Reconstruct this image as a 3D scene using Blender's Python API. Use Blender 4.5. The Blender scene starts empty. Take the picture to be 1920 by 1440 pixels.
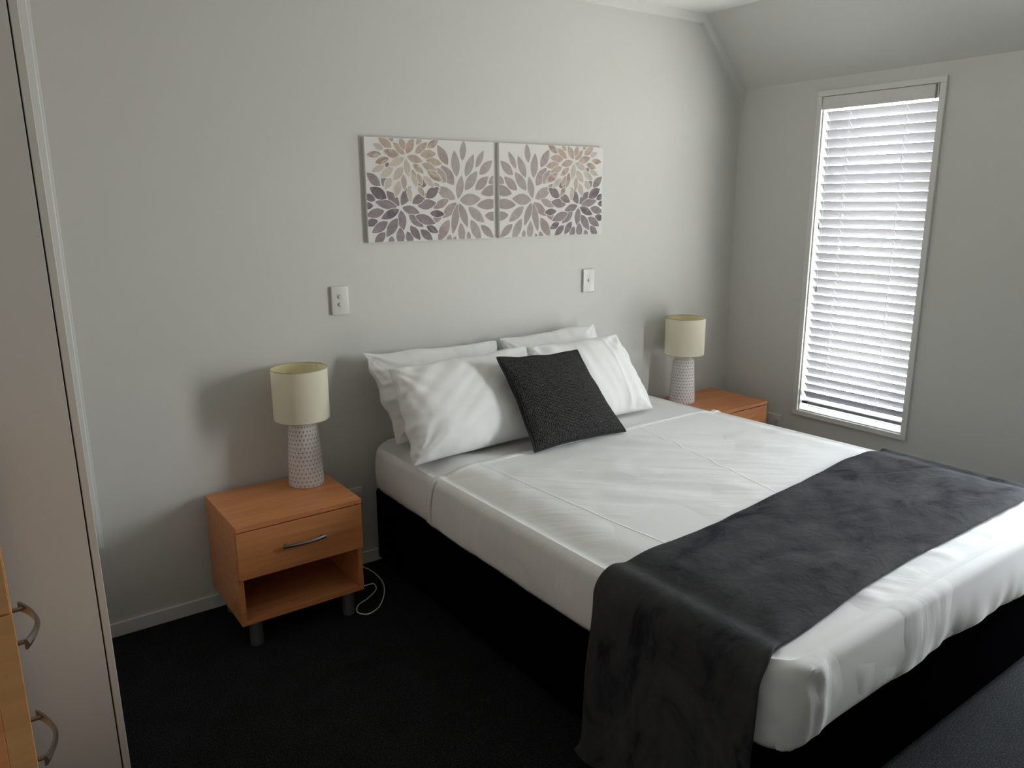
import bpy, bmesh, math, random
from mathutils import Vector, Matrix, noise
random.seed(7)
S = bpy.context.scene
COL = S.collection

# ---------------------------------------------------------------- camera
CX, CY, CZ = 0.6488, -2.9631, 1.5705
YAW, PITCH, ROLL = 0.6232, -0.2333, -0.0055
sy, cyw, sp, cp = math.sin(YAW), math.cos(YAW), math.sin(PITCH), math.cos(PITCH)
fwd = Vector((sy*cp, cyw*cp, sp)); rgt = Vector((cyw, -sy, 0)); upv = rgt.cross(fwd)
cr, sr = math.cos(ROLL), math.sin(ROLL)
r2 = rgt*cr + upv*sr; u2 = -rgt*sr + upv*cr
cam = bpy.data.cameras.new('camera'); camo = bpy.data.objects.new('camera', cam); COL.objects.link(camo)
camo.matrix_world = Matrix(((r2.x, u2.x, -fwd.x, CX), (r2.y, u2.y, -fwd.y, CY), (r2.z, u2.z, -fwd.z, CZ), (0, 0, 0, 1)))
cam.sensor_width = 36; cam.lens = 36*1447.72/1920; cam.clip_start = 0.02; cam.clip_end = 200
S.camera = camo

# ---------------------------------------------------------------- sky and light
w = bpy.data.worlds.new('overcast_sky'); S.world = w; w.use_nodes = True
nt = w.node_tree; nt.nodes.clear()
o = nt.nodes.new('ShaderNodeOutputWorld'); bg = nt.nodes.new('ShaderNodeBackground')
tc = nt.nodes.new('ShaderNodeTexCoord'); sx = nt.nodes.new('ShaderNodeSeparateXYZ'); rp = nt.nodes.new('ShaderNodeValToRGB')
mp = nt.nodes.new('ShaderNodeMapRange'); mp.inputs[1].default_value = -1; mp.inputs[2].default_value = 1
nt.links.new(tc.outputs['Generated'], sx.inputs[0]); nt.links.new(sx.outputs[2], mp.inputs[0]); nt.links.new(mp.outputs[0], rp.inputs[0])
e = rp.color_ramp.elements
e[0].position = 0.0; e[0].color = (0.56, 0.54, 0.51, 1)
e[1].position = 1.0; e[1].color = (0.66, 0.78, 0.96, 1)
m = e.new(0.485); m.color = (0.56, 0.54, 0.51, 1)
m = e.new(0.53); m.color = (0.86, 0.855, 0.85, 1)
nt.links.new(rp.outputs[0], bg.inputs[0]); bg.inputs[1].default_value = 38.0; nt.links.new(bg.outputs[0], o.inputs[0])

def portal(name, x, y0, y1, z0, z1):
    l = bpy.data.lights.new(name, 'AREA'); l.shape = 'RECTANGLE'; l.size = abs(y1-y0); l.size_y = z1-z0
    l.cycles.is_portal = True
    ob = bpy.data.objects.new(name, l); COL.objects.link(ob)
    ob.location = (x, (y0+y1)/2, (z0+z1)/2)
    # -Z of the lamp towards -X (into the room), lamp X along world Y
    ob.matrix_world = Matrix(((0, 0, 1, x), (1, 0, 0, (y0+y1)/2), (0, 1, 0, (z0+z1)/2), (0, 0, 0, 1)))
XR = 4.367
WY0, WY1, WZ0, WZ1 = -0.522, -1.107, 0.430, 2.078      # bedroom window opening
DY0, DY1, DZ0, DZ1 = -1.95, -2.60, 0.06, 2.06          # glazed door further along the same wall
portal('window_daylight_portal', XR+0.14, WY1, WY0, WZ0, WZ1)
portal('door_daylight_portal', XR+0.14, DY1, DY0, DZ0, DZ1)

S.view_settings.view_transform = 'Standard'; S.view_settings.look = 'None'
S.view_settings.gamma = 1; S.view_settings.use_curve_mapping = False
S.view_settings.exposure = 0.0

# ---------------------------------------------------------------- materials
def mat(name, col, rough=0.6, metal=0.0, spec=0.5, **k):
    m = bpy.data.materials.new(name); m.use_nodes = True
    b = m.node_tree.nodes['Principled BSDF']
    b.inputs['Base Color'].default_value = (*col, 1); b.inputs['Roughness'].default_value = rough
    b.inputs['Metallic'].default_value = metal; b.inputs['Specular IOR Level'].default_value = spec
    for kk, v in k.items(): b.inputs[kk.replace('_', ' ')].default_value = v
    return m
def N(m, t, **k):
    n = m.node_tree.nodes.new(t)
    for a, b in k.items(): setattr(n, a, b)
    return n
def L(m, a, b): m.node_tree.links.new(a, b)
def P(m): return m.node_tree.nodes['Principled BSDF']
def coords(m, scale=(1, 1, 1), rot=(0, 0, 0), src='Object'):
    t = N(m, 'ShaderNodeTexCoord'); mp = N(m, 'ShaderNodeMapping')
    mp.inputs['Scale'].default_value = scale; mp.inputs['Rotation'].default_value = rot
    L(m, t.outputs[src], mp.inputs[0]); return mp.outputs[0]
def noise_tex(m, vec, scale, detail=4, rough=0.5, dist=0.0):
    n = N(m, 'ShaderNodeTexNoise'); n.inputs['Scale'].default_value = scale; n.inputs['Detail'].default_value = detail
    n.inputs['Roughness'].default_value = rough; n.inputs['Distortion'].default_value = dist
    L(m, vec, n.inputs['Vector']); return n.outputs['Fac']
def bump(m, h, strength, dist, prev=None):
    b = N(m, 'ShaderNodeBump'); b.inputs['Strength'].default_value = strength; b.inputs['Distance'].default_value = dist
    L(m, h, b.inputs['Height'])
    if prev: L(m, prev, b.inputs['Normal'])
    L(m, b.outputs[0], P(m).inputs['Normal']); return b.outputs[0]
def ramp(m, f, stops):
    r = N(m, 'ShaderNodeValToRGB'); e = r.color_ramp.elements
    e[0].position, e[0].color = stops[0][0], (*stops[0][1], 1); e[1].position, e[1].color = stops[-1][0], (*stops[-1][1], 1)
    for p, c in stops[1:-1]: q = e.new(p); q.color = (*c, 1)
    L(m, f, r.inputs[0]); return r.outputs[0]
def math_n(m, op, a, b=None, c=None):
    n = N(m, 'ShaderNodeMath', operation=op)
    for i, v in enumerate((a, b, c)):
        if v is None: continue
        if isinstance(v, (int, float)): n.inputs[i].default_value = v
        else: L(m, v, n.inputs[i])
    return n.outputs[0]

M = {}
m = M['wall'] = mat('painted_plaster', (0.63, 0.63, 0.605), 0.55, spec=0.3)
v = coords(m); bump(m, noise_tex(m, v, 220, 3), 0.12, 0.002)
M['wall_dark'] = mat('unseen_wall_bounce_cut', (0.16, 0.15, 0.14), 0.6, spec=0.3)  # unseen front wall, colour darkened to cut bounce light and deepen contrast
m = M['ceil'] = mat('ceiling_paint', (0.72, 0.72, 0.70), 0.8, spec=0.2)
bump(m, noise_tex(m, coords(m), 160, 3), 0.1, 0.002)
m = M['trim'] = mat('white_trim_paint', (0.70, 0.70, 0.68), 0.4, spec=0.4)
bump(m, noise_tex(m, coords(m), 40, 2), 0.04, 0.001)
M['trim_bright'] = mat('gloss_white_trim', (0.72, 0.73, 0.72), 0.4)
m = M['carpet'] = mat('charcoal_carpet', (0.02, 0.02, 0.02), 0.95, spec=0.1)
v = coords(m); n1 = noise_tex(m, v, 210, 4, 0.75); n2 = noise_tex(m, v, 9, 3)
c1 = ramp(m, n1, [(0.36, (0.005, 0.006, 0.007)), (0.52, (0.014, 0.015, 0.016)), (0.68, (0.060, 0.062, 0.066))])
mx = N(m, 'ShaderNodeMix', data_type='RGBA', blend_type='MULTIPLY'); mx.inputs[0].default_value = 0.5
L(m, c1, mx.inputs[6]); L(m, ramp(m, n2, [(0.35, (0.6, 0.6, 0.6)), (0.65, (1, 1, 1))]), mx.inputs[7]); L(m, mx.outputs[2], P(m).inputs['Base Color'])
bump(m, n1, 0.9, 0.006)

def wood(name, a, b, c, grain_scale=(3, 40, 40)):
    m = mat(name, a, 0.38, spec=0.4)
    v = coords(m, grain_scale); f = noise_tex(m, v, 1.0, 6, 0.6, 0.6)
    v2 = coords(m, (60, 600, 600)); f2 = noise_tex(m, v2, 1.0, 2)
    mix = math_n(m, 'ADD', math_n(m, 'MULTIPLY', f, 0.8), math_n(m, 'MULTIPLY', f2, 0.2))
    L(m, ramp(m, mix, [(0.3, a), (0.5, b), (0.7, c)]), P(m).inputs['Base Color'])
    bump(m, f2, 0.05, 0.001); return m
M['wood'] = wood('cherry_veneer', (0.50, 0.190, 0.070), (0.60, 0.240, 0.092), (0.68, 0.295, 0.120))
M['wood_edge'] = wood('cherry_edge_band', (0.50, 0.25, 0.10), (0.56, 0.29, 0.12), (0.62, 0.33, 0.14))
M['melamine'] = mat('white_melamine', (0.60, 0.57, 0.53), 0.45, spec=0.4)
bump(M['melamine'], noise_tex(M['melamine'], coords(M['melamine']), 300, 2), 0.06, 0.001)
M['melamine_edge'] = mat('cream_edge_band', (0.62, 0.59, 0.54), 0.4)
M['dark'] = mat('dark_parts_and_gap_shade', (0.01, 0.01, 0.01), 0.8)  # near-black small parts, and the shade put into the wardrobe door gap
M['steel'] = mat('brushed_nickel', (0.28, 0.265, 0.24), 0.34, 0.95)
m = M['steel']; bump(m, noise_tex(m, coords(m, (20, 900, 900)), 1, 2), 0.1, 0.0005)
M['leg'] = mat('satin_aluminium', (0.30, 0.31, 0.33), 0.4, 0.8)
bump(M['leg'], noise_tex(M['leg'], coords(M['leg'], (200, 200, 8)), 1, 2), 0.05, 0.0005)
M['plastic'] = mat('white_plastic', (0.68, 0.68, 0.66), 0.28)
bump(M['plastic'], noise_tex(M['plastic'], coords(M['plastic']), 200, 2), 0.02, 0.0005)
M['cable'] = mat('white_cable_sheath', (0.75, 0.75, 0.74), 0.4)
M['black_fabric'] = mat('black_base_fabric', (0.0016, 0.0016, 0.0022), 1.0, spec=0.0)
bump(M['black_fabric'], noise_tex(M['black_fabric'], coords(M['black_fabric']), 500, 2), 0.3, 0.001)
# vinyl slats
m = M['slat'] = mat('white_blind_slat', (0.33, 0.33, 0.34), 0.7, spec=0.1)
bump(m, noise_tex(m, coords(m, (10, 2, 60)), 1, 2), 0.05, 0.001)
tr = N(m, 'ShaderNodeBsdfTranslucent'); tr.inputs[0].default_value = (0.85, 0.87, 0.9, 1)
ms = N(m, 'ShaderNodeMixShader'); ms.inputs[0].default_value = 0.0
L(m, P(m).outputs[0], ms.inputs[1]); L(m, tr.outputs[0], ms.inputs[2]); L(m, ms.outputs[0], m.node_tree.nodes['Material Output'].inputs[0])
# glass: thin pane
m = M['glass'] = bpy.data.materials.new('window_glass'); m.use_nodes = True; m.node_tree.nodes.remove(P(m))
t = N(m, 'ShaderNodeBsdfTransparent'); t.inputs[0].default_value = (0.97, 0.985, 0.98, 1); g = N(m, 'ShaderNodeBsdfGlossy'); g.inputs['Roughness'].default_value = 0.02
ms = N(m, 'ShaderNodeMixShader'); ms.inputs[0].default_value = 0.05
L(m, t.outputs[0], ms.inputs[1]); L(m, g.outputs[0], ms.inputs[2]); L(m, ms.outputs[0], m.node_tree.nodes['Material Output'].inputs[0])

# cotton: fine weave + soft creases
def cotton(name, col, wr=0.1, rot=0.0, sc=(2, 9, 1), ridges=()):
    m = mat(name, col, 0.75, spec=0.2); P(m).inputs['Sheen Weight'].default_value = 0.12
    t = N(m, 'ShaderNodeTexCoord'); mp = N(m, 'ShaderNodeMapping', vector_type='TEXTURE')
    mp.inputs['Rotation'].default_value = (0, 0, rot); mp.inputs['Scale'].default_value = tuple(1/q for q in sc); L(m, t.outputs['Object'], mp.inputs[0])
    f = noise_tex(m, mp.outputs[0], 2.0, 3, 0.5, 0.35)
    f3 = noise_tex(m, coords(m), 3.0, 2); msk = N(m, 'ShaderNodeMapRange'); msk.inputs[1].default_value = 0.46; msk.inputs[2].default_value = 0.66
    L(m, f3, msk.inputs[0]); h = math_n(m, 'MULTIPLY', f, msk.outputs[0])
    pv = bump(m, h, wr, 0.03)
    for (xa, ya, xb, yb) in ridges:
        tcn = N(m, 'ShaderNodeTexCoord'); sp_ = N(m, 'ShaderNodeSeparateXYZ'); L(m, tcn.outputs['Object'], sp_.inputs[0])
        k = (xb-xa)/(yb-ya)
        lin = math_n(m, 'SUBTRACT', math_n(m, 'SUBTRACT', sp_.outputs[0], xa), math_n(m, 'MULTIPLY', math_n(m, 'SUBTRACT', sp_.outputs[1], ya), k))
        wob = math_n(m, 'MULTIPLY', math_n(m, 'SUBTRACT', noise_tex(m, coords(m), 5, 2), 0.5), 0.012)
        d = math_n(m, 'DIVIDE', math_n(m, 'ADD', lin, wob), 0.0035)
        gs = math_n(m, 'EXPONENT', math_n(m, 'MULTIPLY', math_n(m, 'MULTIPLY', d, d), -1.0))
        gs = math_n(m, 'MULTIPLY', gs, math_n(m, 'GREATER_THAN', sp_.outputs[1], -1.9))
        pv = bump(m, gs, 0.5, 0.004, pv)
    bump(m, noise_tex(m, coords(m), 900, 1), 0.08, 0.0006, pv); return m
M['sheet'] = cotton('white_cotton_sheet', (0.80, 0.80, 0.79), 0.42, math.radians(-42), (1.3, 8, 1), ridges=((2.20, -0.57, 2.245, -1.45), (3.085, -0.437, 2.865, -1.45)))
M['fitted'] = cotton('white_fitted_sheet', (0.78, 0.775, 0.77), 0.08, 0.3, (2, 5, 3))
M['pillow'] = cotton('white_pillowcase', (0.82, 0.82, 0.81), 0.12, 0.5, (3, 3, 5))
# plush throw: brushed nap
m = M['throw'] = mat('charcoal_plush', (0.06, 0.06, 0.065), 0.85, spec=0.1)
v = coords(m, (1.0, 1.5, 1.0)); f = noise_tex(m, v, 3.2, 5, 0.62, 1.2)
L(m, ramp(m, f, [(0.36, (0.015, 0.015, 0.020)), (0.44, (0.036, 0.037, 0.040)), (0.62, (0.054, 0.055, 0.057))]), P(m).inputs['Base Color'])
P(m).inputs['Sheen Weight'].default_value = 0.08; P(m).inputs['Sheen Roughness'].default_value = 0.4; P(m).inputs['Sheen Tint'].default_value = (0.5, 0.5, 0.53, 1)
fn = noise_tex(m, coords(m), 420, 2); pv = bump(m, noise_tex(m, coords(m, (1, 1.4, 1)), 14, 5, 0.6, 1.0), 0.25, 0.02); bump(m, fn, 0.35, 0.002, pv)
# woven cushion: small raised knots in offset rows (UV)
m = M['woven'] = mat('charcoal_chenille', (0.05, 0.05, 0.05), 0.9, spec=0.15)
vu = coords(m, (62, 62, 1), (0, 0, math.radians(2)), 'UV')
br = N(m, 'ShaderNodeTexVoronoi'); br.inputs['Scale'].default_value = 1.0; br.inputs['Randomness'].default_value = 0.25; L(m, vu, br.inputs['Vector'])
L(m, ramp(m, br.outputs['Distance'], [(0.15, (0.10, 0.10, 0.096)), (0.42, (0.032, 0.032, 0.032)), (0.6, (0.014, 0.014, 0.014))]), P(m).inputs['Base Color'])
bump(m, math_n(m, 'SUBTRACT', 1.0, br.outputs['Distance']), 0.9, 0.006)
M['piping'] = mat('black_piping', (0.02, 0.02, 0.02), 0.9)
# lamp shade
m = M['shade'] = mat('cream_linen_shade', (0.93, 0.91, 0.81), 0.85, spec=0.15)
f = noise_tex(m, coords(m, (120, 120, 500)), 1, 2); bump(m, f, 0.15, 0.001)
tr = N(m, 'ShaderNodeBsdfTranslucent'); tr.inputs[0].default_value = (0.97, 0.94, 0.84, 1)
ms = N(m, 'ShaderNodeMixShader'); ms.inputs[0].default_value = 0.42
L(m, P(m).outputs[0], ms.inputs[1]); L(m, tr.outputs[0], ms.inputs[2]); L(m, ms.outputs[0], m.node_tree.nodes['Material Output'].inputs[0])
m = M['lining'] = mat('yellow_shade_lining', (0.85, 0.76, 0.42), 0.7)
tr = N(m, 'ShaderNodeBsdfTranslucent'); tr.inputs[0].default_value = (0.97, 0.94, 0.84, 1)
ms = N(m, 'ShaderNodeMixShader'); ms.inputs[0].default_value = 0.5
L(m, P(m).outputs[0], ms.inputs[1]); L(m, tr.outputs[0], ms.inputs[2]); L(m, ms.outputs[0], m.node_tree.nodes['Material Output'].inputs[0])
m = M['rim'] = mat('shade_rim_tape', (0.42, 0.38, 0.24), 0.8)
# ceramic lamp base: white with small grey glazed petals pressed in offset rows (UV)
m = M['ceramic'] = mat('patterned_white_ceramic', (0.74, 0.71, 0.70), 0.5, spec=0.4)
tcn = N(m, 'ShaderNodeTexCoord'); sp_ = N(m, 'ShaderNodeSeparateXYZ'); L(m, tcn.outputs['UV'], sp_.inputs[0])
NU, NV = 26, 15
uu = math_n(m, 'MULTIPLY', sp_.outputs[0], NU); vv = math_n(m, 'MULTIPLY', sp_.outputs[1], NV)
row = math_n(m, 'FLOOR', vv); half = math_n(m, 'MULTIPLY', math_n(m, 'MODULO', row, 2.0), 0.5)
fu = math_n(m, 'SUBTRACT', math_n(m, 'FRACT', math_n(m, 'ADD', uu, half)), 0.5); fv = math_n(m, 'SUBTRACT', math_n(m, 'FRACT', vv), 0.5)
a = math_n(m, 'ABSOLUTE', fu); b = math_n(m, 'ABSOLUTE', fv)
d1 = math_n(m, 'ADD', math_n(m, 'MULTIPLY', a, 5.5), math_n(m, 'MULTIPLY', b, 2.4))
d2 = math_n(m, 'ADD', math_n(m, 'MULTIPLY', a, 2.6), math_n(m, 'MULTIPLY', b, 6.5))
dd = math_n(m, 'MINIMUM', d1, d2)
L(m, ramp(m, dd, [(0.0, (0.17, 0.14, 0.15)), (0.62, (0.24, 0.20, 0.21)), (0.78, (0.74, 0.71, 0.70)), (1.0, (0.76, 0.73, 0.72))]), P(m).inputs['Base Color'])
bump(m, dd, 0.35, 0.002)
M['ceramic_plain'] = mat('white_ceramic', (0.74, 0.71, 0.70), 0.5)
# canvas print
M['canvas'] = mat('white_canvas', (0.74, 0.735, 0.72), 0.8, spec=0.1)
bump(M['canvas'], noise_tex(M['canvas'], coords(M['canvas']), 700, 1), 0.2, 0.0006)
def ink(name, a, b):
    m = mat(name, a, 0.8, spec=0.1)
    f = noise_tex(m, coords(m), 22, 4, 0.6, 1.0); L(m, ramp(m, f, [(0.4, a), (0.6, b)]), P(m).inputs['Base Color'])
    return m
INK = {'p': [ink('ink_rose_beige_1', (0.45, 0.36, 0.31), (0.53, 0.43, 0.36)), ink('ink_rose_beige_2', (0.38, 0.27, 0.24), (0.56, 0.49, 0.40)), ink('ink_cream', (0.52, 0.47, 0.41), (0.60, 0.54, 0.47))],
       'd': [ink('ink_plum_grey_1', (0.23, 0.195, 0.21), (0.28, 0.24, 0.255)), ink('ink_plum_grey_2', (0.26, 0.22, 0.235), (0.32, 0.28, 0.29)), ink('ink_plum_grey_3', (0.17, 0.14, 0.16), (0.27, 0.23, 0.245))],
       'g': [ink('ink_warm_grey_1', (0.36, 0.32, 0.30), (0.40, 0.35, 0.33)), ink('ink_warm_grey_2', (0.40, 0.355, 0.33), (0.45, 0.40, 0.37)), ink('ink_warm_grey_3', (0.36, 0.29, 0.275), (0.43, 0.37, 0.35))]}

# ---------------------------------------------------------------- helpers
def link(name, bm, mats, parent=None, smooth=False, uv=False):
    me = bpy.data.meshes.new(name); bm.normal_update(); bm.to_mesh(me); bm.free()
    for mm in (mats if isinstance(mats, (list, tuple)) else [mats]): me.materials.append(mm)
    if smooth:
        for p in me.polygons: p.use_smooth = True
        try: me.set_sharp_from_angle(angle=math.radians(35))
        except Exception: pass
    ob = bpy.data.objects.new(name, me); COL.objects.link(ob)
    if parent: ob.parent = parent
    return ob
def box(bm, x0, x1, y0, y1, z0, z1, bev=0.0, seg=2):
    g = bmesh.ops.create_cube(bm, size=1)
    vs = g['verts']
    for v in vs: v.co = Vector(((x0+x1)/2+v.co.x*abs(x1-x0), (y0+y1)/2+v.co.y*abs(y1-y0), (z0+z1)/2+v.co.z*abs(z1-z0)))
    if bev:
        es = list({e for v in vs for e in v.link_edges}); bmesh.ops.bevel(bm, geom=es, offset=bev, segments=seg, affect='EDGES', profile=0.5)
    return bm
def B(*a, **k): return box(bmesh.new(), *a, **k)
def cyl(bm, c, r, h, axis='z', seg=32, bev=0.0, r2=None):
    g = bmesh.ops.create_cone(bm, cap_ends=True, segments=seg, radius1=r, radius2=r if r2 is None else r2, depth=h)
    rot = {'z': Matrix(), 'x': Matrix.Rotation(math.pi/2, 4, 'Y'), 'y': Matrix.Rotation(math.pi/2, 4, 'X')}[axis]
    bmesh.ops.transform(bm, verts=g['verts'], matrix=Matrix.Translation(c) @ rot)
    if bev:
        es = [e for e in {e for v in g['verts'] for e in v.link_edges} if len(e.link_faces) == 2 and e.calc_face_angle(0) > 1.0]
        bmesh.ops.bevel(bm, geom=es, offset=bev, segments=2, affect='EDGES')
    return bm
def lathe(bm, prof, seg=64, c=(0, 0, 0), uv=False):
    rings = []
    for r, z in prof: rings.append([bm.verts.new((c[0]+r*math.cos(2*math.pi*i/seg), c[1]+r*math.sin(2*math.pi*i/seg), c[2]+z)) for i in range(seg)])
    lay = bm.loops.layers.uv.verify() if uv else None
    z0, z1 = prof[0][1], prof[-1][1]
    for j in range(len(rings)-1):
        for i in range(seg):
            k = (i+1) % seg
            f = bm.faces.new((rings[j][i], rings[j][k], rings[j+1][k], rings[j+1][i]))
            if lay:
                va, vb = (prof[j][1]-z0)/(z1-z0), (prof[j+1][1]-z0)/(z1-z0)
                for lp, q in zip(f.loops, ((i/seg, va), ((i+1)/seg, va), ((i+1)/seg, vb), (i/seg, vb))): lp[lay].uv = q
    return rings
def tube(bm, pts, r, seg=10, cap=True, flat=None):
    """round (or flattened) tube through smooth points"""
    P_ = [Vector(p) for p in pts]; rings = []; up = None
    for i, p in enumerate(P_):
        t = (P_[min(i+1, len(P_)-1)] - P_[max(i-1, 0)]).normalized()
        if up is None:
            up = Vector((0, 0, 1)) if abs(t.z) < 0.9 else Vector((1, 0, 0))
        a = t.cross(up).normalized(); b = a.cross(t).normalized(); up = b
        rr = r if not callable(r) else r(i/(len(P_)-1))
        fa, fb = (1, 1) if flat is None else flat
        rings.append([bm.verts.new(p + a*rr*fa*math.cos(2*math.pi*k/seg) + b*rr*fb*math.sin(2*math.pi*k/seg)) for k in range(seg)])
    for j in range(len(rings)-1):
        for k in range(seg):
            bm.faces.new((rings[j][k], rings[j][(k+1) % seg], rings[j+1][(k+1) % seg], rings[j+1][k]))
    if cap:
        bm.faces.new(list(reversed(rings[0]))); bm.faces.new(rings[-1])
    bmesh.ops.recalc_face_normals(bm, faces=bm.faces)
def spline(ctrl, n=10):
    P_ = [Vector(p) for p in ctrl]; out = []
    for i in range(len(P_)-1):
        p0, p1, p2, p3 = P_[max(i-1, 0)], P_[i], P_[i+1], P_[min(i+2, len(P_)-1)]
        for k in range(n):
            t = k/n
            out.append(0.5*((2*p1)+(-p0+p2)*t+(2*p0-5*p1+4*p2-p3)*t*t+(-p0+3*p1-3*p2+p3)*t**3))
    out.append(P_[-1]); return out
def thing(name, label, cat, loc=(0, 0, 0), rz=0, group=None):
    o = bpy.data.objects.new(name, None); COL.objects.link(o); o.empty_display_size = 0.1
    o.location = loc; o.rotation_euler = (0, 0, rz); o['label'] = label; o['category'] = cat
    if group: o['group'] = group
    return o
def tag(o, label, cat, group=None):
    o['label'] = label; o['category'] = cat
    if group: o['group'] = group
    return o
def struct(name, bm, mm, parent=None, smooth=False):
    o = link(name, bm, mm, parent, smooth)
    if not parent: o['kind'] = 'structure'
    return o
def copy_tree(o, parent=None):
    c = o.copy(); COL.objects.link(c); c.parent = parent
    for ch in list(o.children): copy_tree(ch, c)
    return c

# ---------------------------------------------------------------- room shell
XL, YB = 0.20, -5.0
T = 0.12
SZ, FX, CZL = 2.163, 4.020, 2.510       # slope start height at right wall, fold x, flat ceiling height
struct('floor', B(XL-T, XR+T, YB-T, T, -0.1, 0.0), M['carpet'])
bm = bmesh.new(); box(bm, XL-T, XR+T, 0, T, 0, 2.75); struct('wall_back', bm, M['wall'])
struct('wall_left', B(XL-T, XL, YB, 0, 0, 2.75), M['wall'])
struct('wall_front', B(XL-T, XR+T, YB-T, YB, 0, 2.75), M['wall_dark'])
bm = bmesh.new()                          # right wall around the two openings
box(bm, XR, XR+T, WY0, 0, 0, SZ+.1)
box(bm, XR, XR+T, DY0, WY1, 0, SZ+.1)
box(bm, XR, XR+T, YB, DY1, 0, SZ+.1)
box(bm, XR, XR+T, WY1, WY0, 0, WZ0)
box(bm, XR, XR+T, WY1, WY0, WZ1, SZ+.1)
box(bm, XR, XR+T, DY1, DY0, 0, DZ0)
box(bm, XR, XR+T, DY1, DY0, DZ1, SZ+.1)
struct('wall_right', bm, M['wall'])
bm = bmesh.new()                          # flat ceiling and the sloping part, one solid
prof = [(XL-T, CZL), (FX, CZL), (XR, SZ), (XR+T, SZ), (XR+T, SZ+.35), (FX, 2.75), (XL-T, 2.75)]
va = [bm.verts.new((x, YB-T, z)) for x, z in prof]; vb = [bm.verts.new((x, T, z)) for x, z in prof]
for i in range(len(prof)):
    j = (i+1) % len(prof); bm.faces.new((va[i], va[j], vb[j], vb[i]))
bm.faces.new(va); bm.faces.new(list(reversed(vb))); bmesh.ops.recalc_face_normals(bm, faces=bm.faces)
struct('ceiling', bm, M['ceil'])
# cornice along the back wall, up the slope
def prism_path(pts_low, pts_high, y0, y1):
    bm = bmesh.new(); A = [[bm.verts.new((x, y, z)) for x, z in pts_low] for y in (y0, y1)]; Bq = [[bm.verts.new((x, y, z)) for x, z in pts_high] for y in (y0, y1)]
    n = len(pts_low)
    for i in range(n-1):
        bm.faces.new((A[0][i], A[0][i+1], A[1][i+1], A[1][i])); bm.faces.new((Bq[0][i], Bq[0][i+1], Bq[1][i+1], Bq[1][i]))
        bm.faces.new((A[0][i], A[0][i+1], Bq[0][i+1], Bq[0][i])); bm.faces.new((A[1][i], A[1][i+1], Bq[1][i+1], Bq[1][i]))
    for i in (0, n-1): bm.faces.new((A[0][i], A[1][i], Bq[1][i], Bq[0][i]))
    bmesh.ops.recalc_face_normals(bm, faces=bm.faces); return bm
struct('trim_1', prism_path([(XL, 2.467), (4.002, 2.467), (XR, 2.102)], [(XL, CZL), (FX, CZL), (XR, SZ)], 0, -0.026), M['trim'])
struct('baseboard_back', B(XL, XR, -0.012, 0, 0, 0.054, bev=0.002), M['trim'])
bm = bmesh.new(); box(bm, XR-0.012, XR, DY0+.06, -0.012, 0, 0.054, bev=0.002); struct('baseboard_right', bm, M['trim'])

# tall narrow flat trim on the back wall beside the wardrobe, ends above the skirting
bm = bmesh.new()
box(bm, 0.80, 0.9475, -0.012, 0, 0.362, 2.467, bev=0.002)
box(bm, 0.80, 0.9560, -0.005, 0, 0.352, 2.467, bev=0.001)
struct('trim_2', bm, M['trim_bright'])

# bedroom window: architrave, reveal, frame, glass
win = bpy.data.objects.new('window_1', None); COL.objects.link(win); win['kind'] = 'structure'; win.location = (XR, (WY0+WY1)/2, WZ0)
def wl(name, bm, mm, smooth=False, root=win, off=(XR, (WY0+WY1)/2, WZ0)):
    bmesh.ops.translate(bm, verts=bm.verts, vec=-Vector(off)); return link(name, bm, mm, root, smooth)
def ring(bm, x0, x1, ya, yb, z0, z1, w, bev=0.0):       # frame w wide INSIDE the rectangle
    box(bm, x0, x1, ya, yb, z0, z0+w, bev=bev); box(bm, x0, x1, ya, yb, z1-w, z1, bev=bev)
    box(bm, x0, x1, ya, ya+w, z0+w, z1-w, bev=bev); box(bm, x0, x1, yb-w, yb, z0+w, z1-w, bev=bev)
bm = bmesh.new(); ring(bm, XR-0.016, XR, WY1-0.028, WY0+0.028, WZ0-0.028, WZ1+0.024, 0.028, bev=0.002); wl('architrave', bm, M['trim'])
bm = bmesh.new(); ring(bm, XR, XR+T, WY1, WY0, WZ0, WZ1, 0.006); wl('reveal', bm, M['trim'])
bm = bmesh.new(); ring(bm, XR+0.085, XR+0.115, WY1+.006, WY0-.006, WZ0+.006, WZ1-.006, 0.03, bev=0.002); wl('window_frame', bm, M['trim'])
wl('glass', B(XR+0.098, XR+0.102, WY1+.03, WY0-.03, WZ0+.03, WZ1-.03), M['glass'])

# glazed sliding door further along the right wall, daylight enters here
dr = bpy.data.objects.new('door_1', None); COL.objects.link(dr); dr['kind'] = 'structure'; dr.location = (XR, (DY0+DY1)/2, DZ0)
doff = (XR, (DY0+DY1)/2, DZ0)
bm = bmesh.new(); ring(bm, XR-0.016, XR, DY1-0.04, DY0+0.04, DZ0-0.04, DZ1+0.04, 0.04, bev=0.002); wl('architrave', bm, M['trim'], root=dr, off=doff)
bm = bmesh.new(); ring(bm, XR+0.04, XR+0.10, DY1, DY0, DZ0, DZ1, 0.05, bev=0.002); wl('door_frame', bm, M['trim'], root=dr, off=doff)
bm = bmesh.new(); box(bm, XR+0.07, XR+0.074, DY1+.05, DY0-.05, DZ0+.05, DZ1-.05); wl('glass', bm, M['glass'], root=dr, off=doff)

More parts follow.
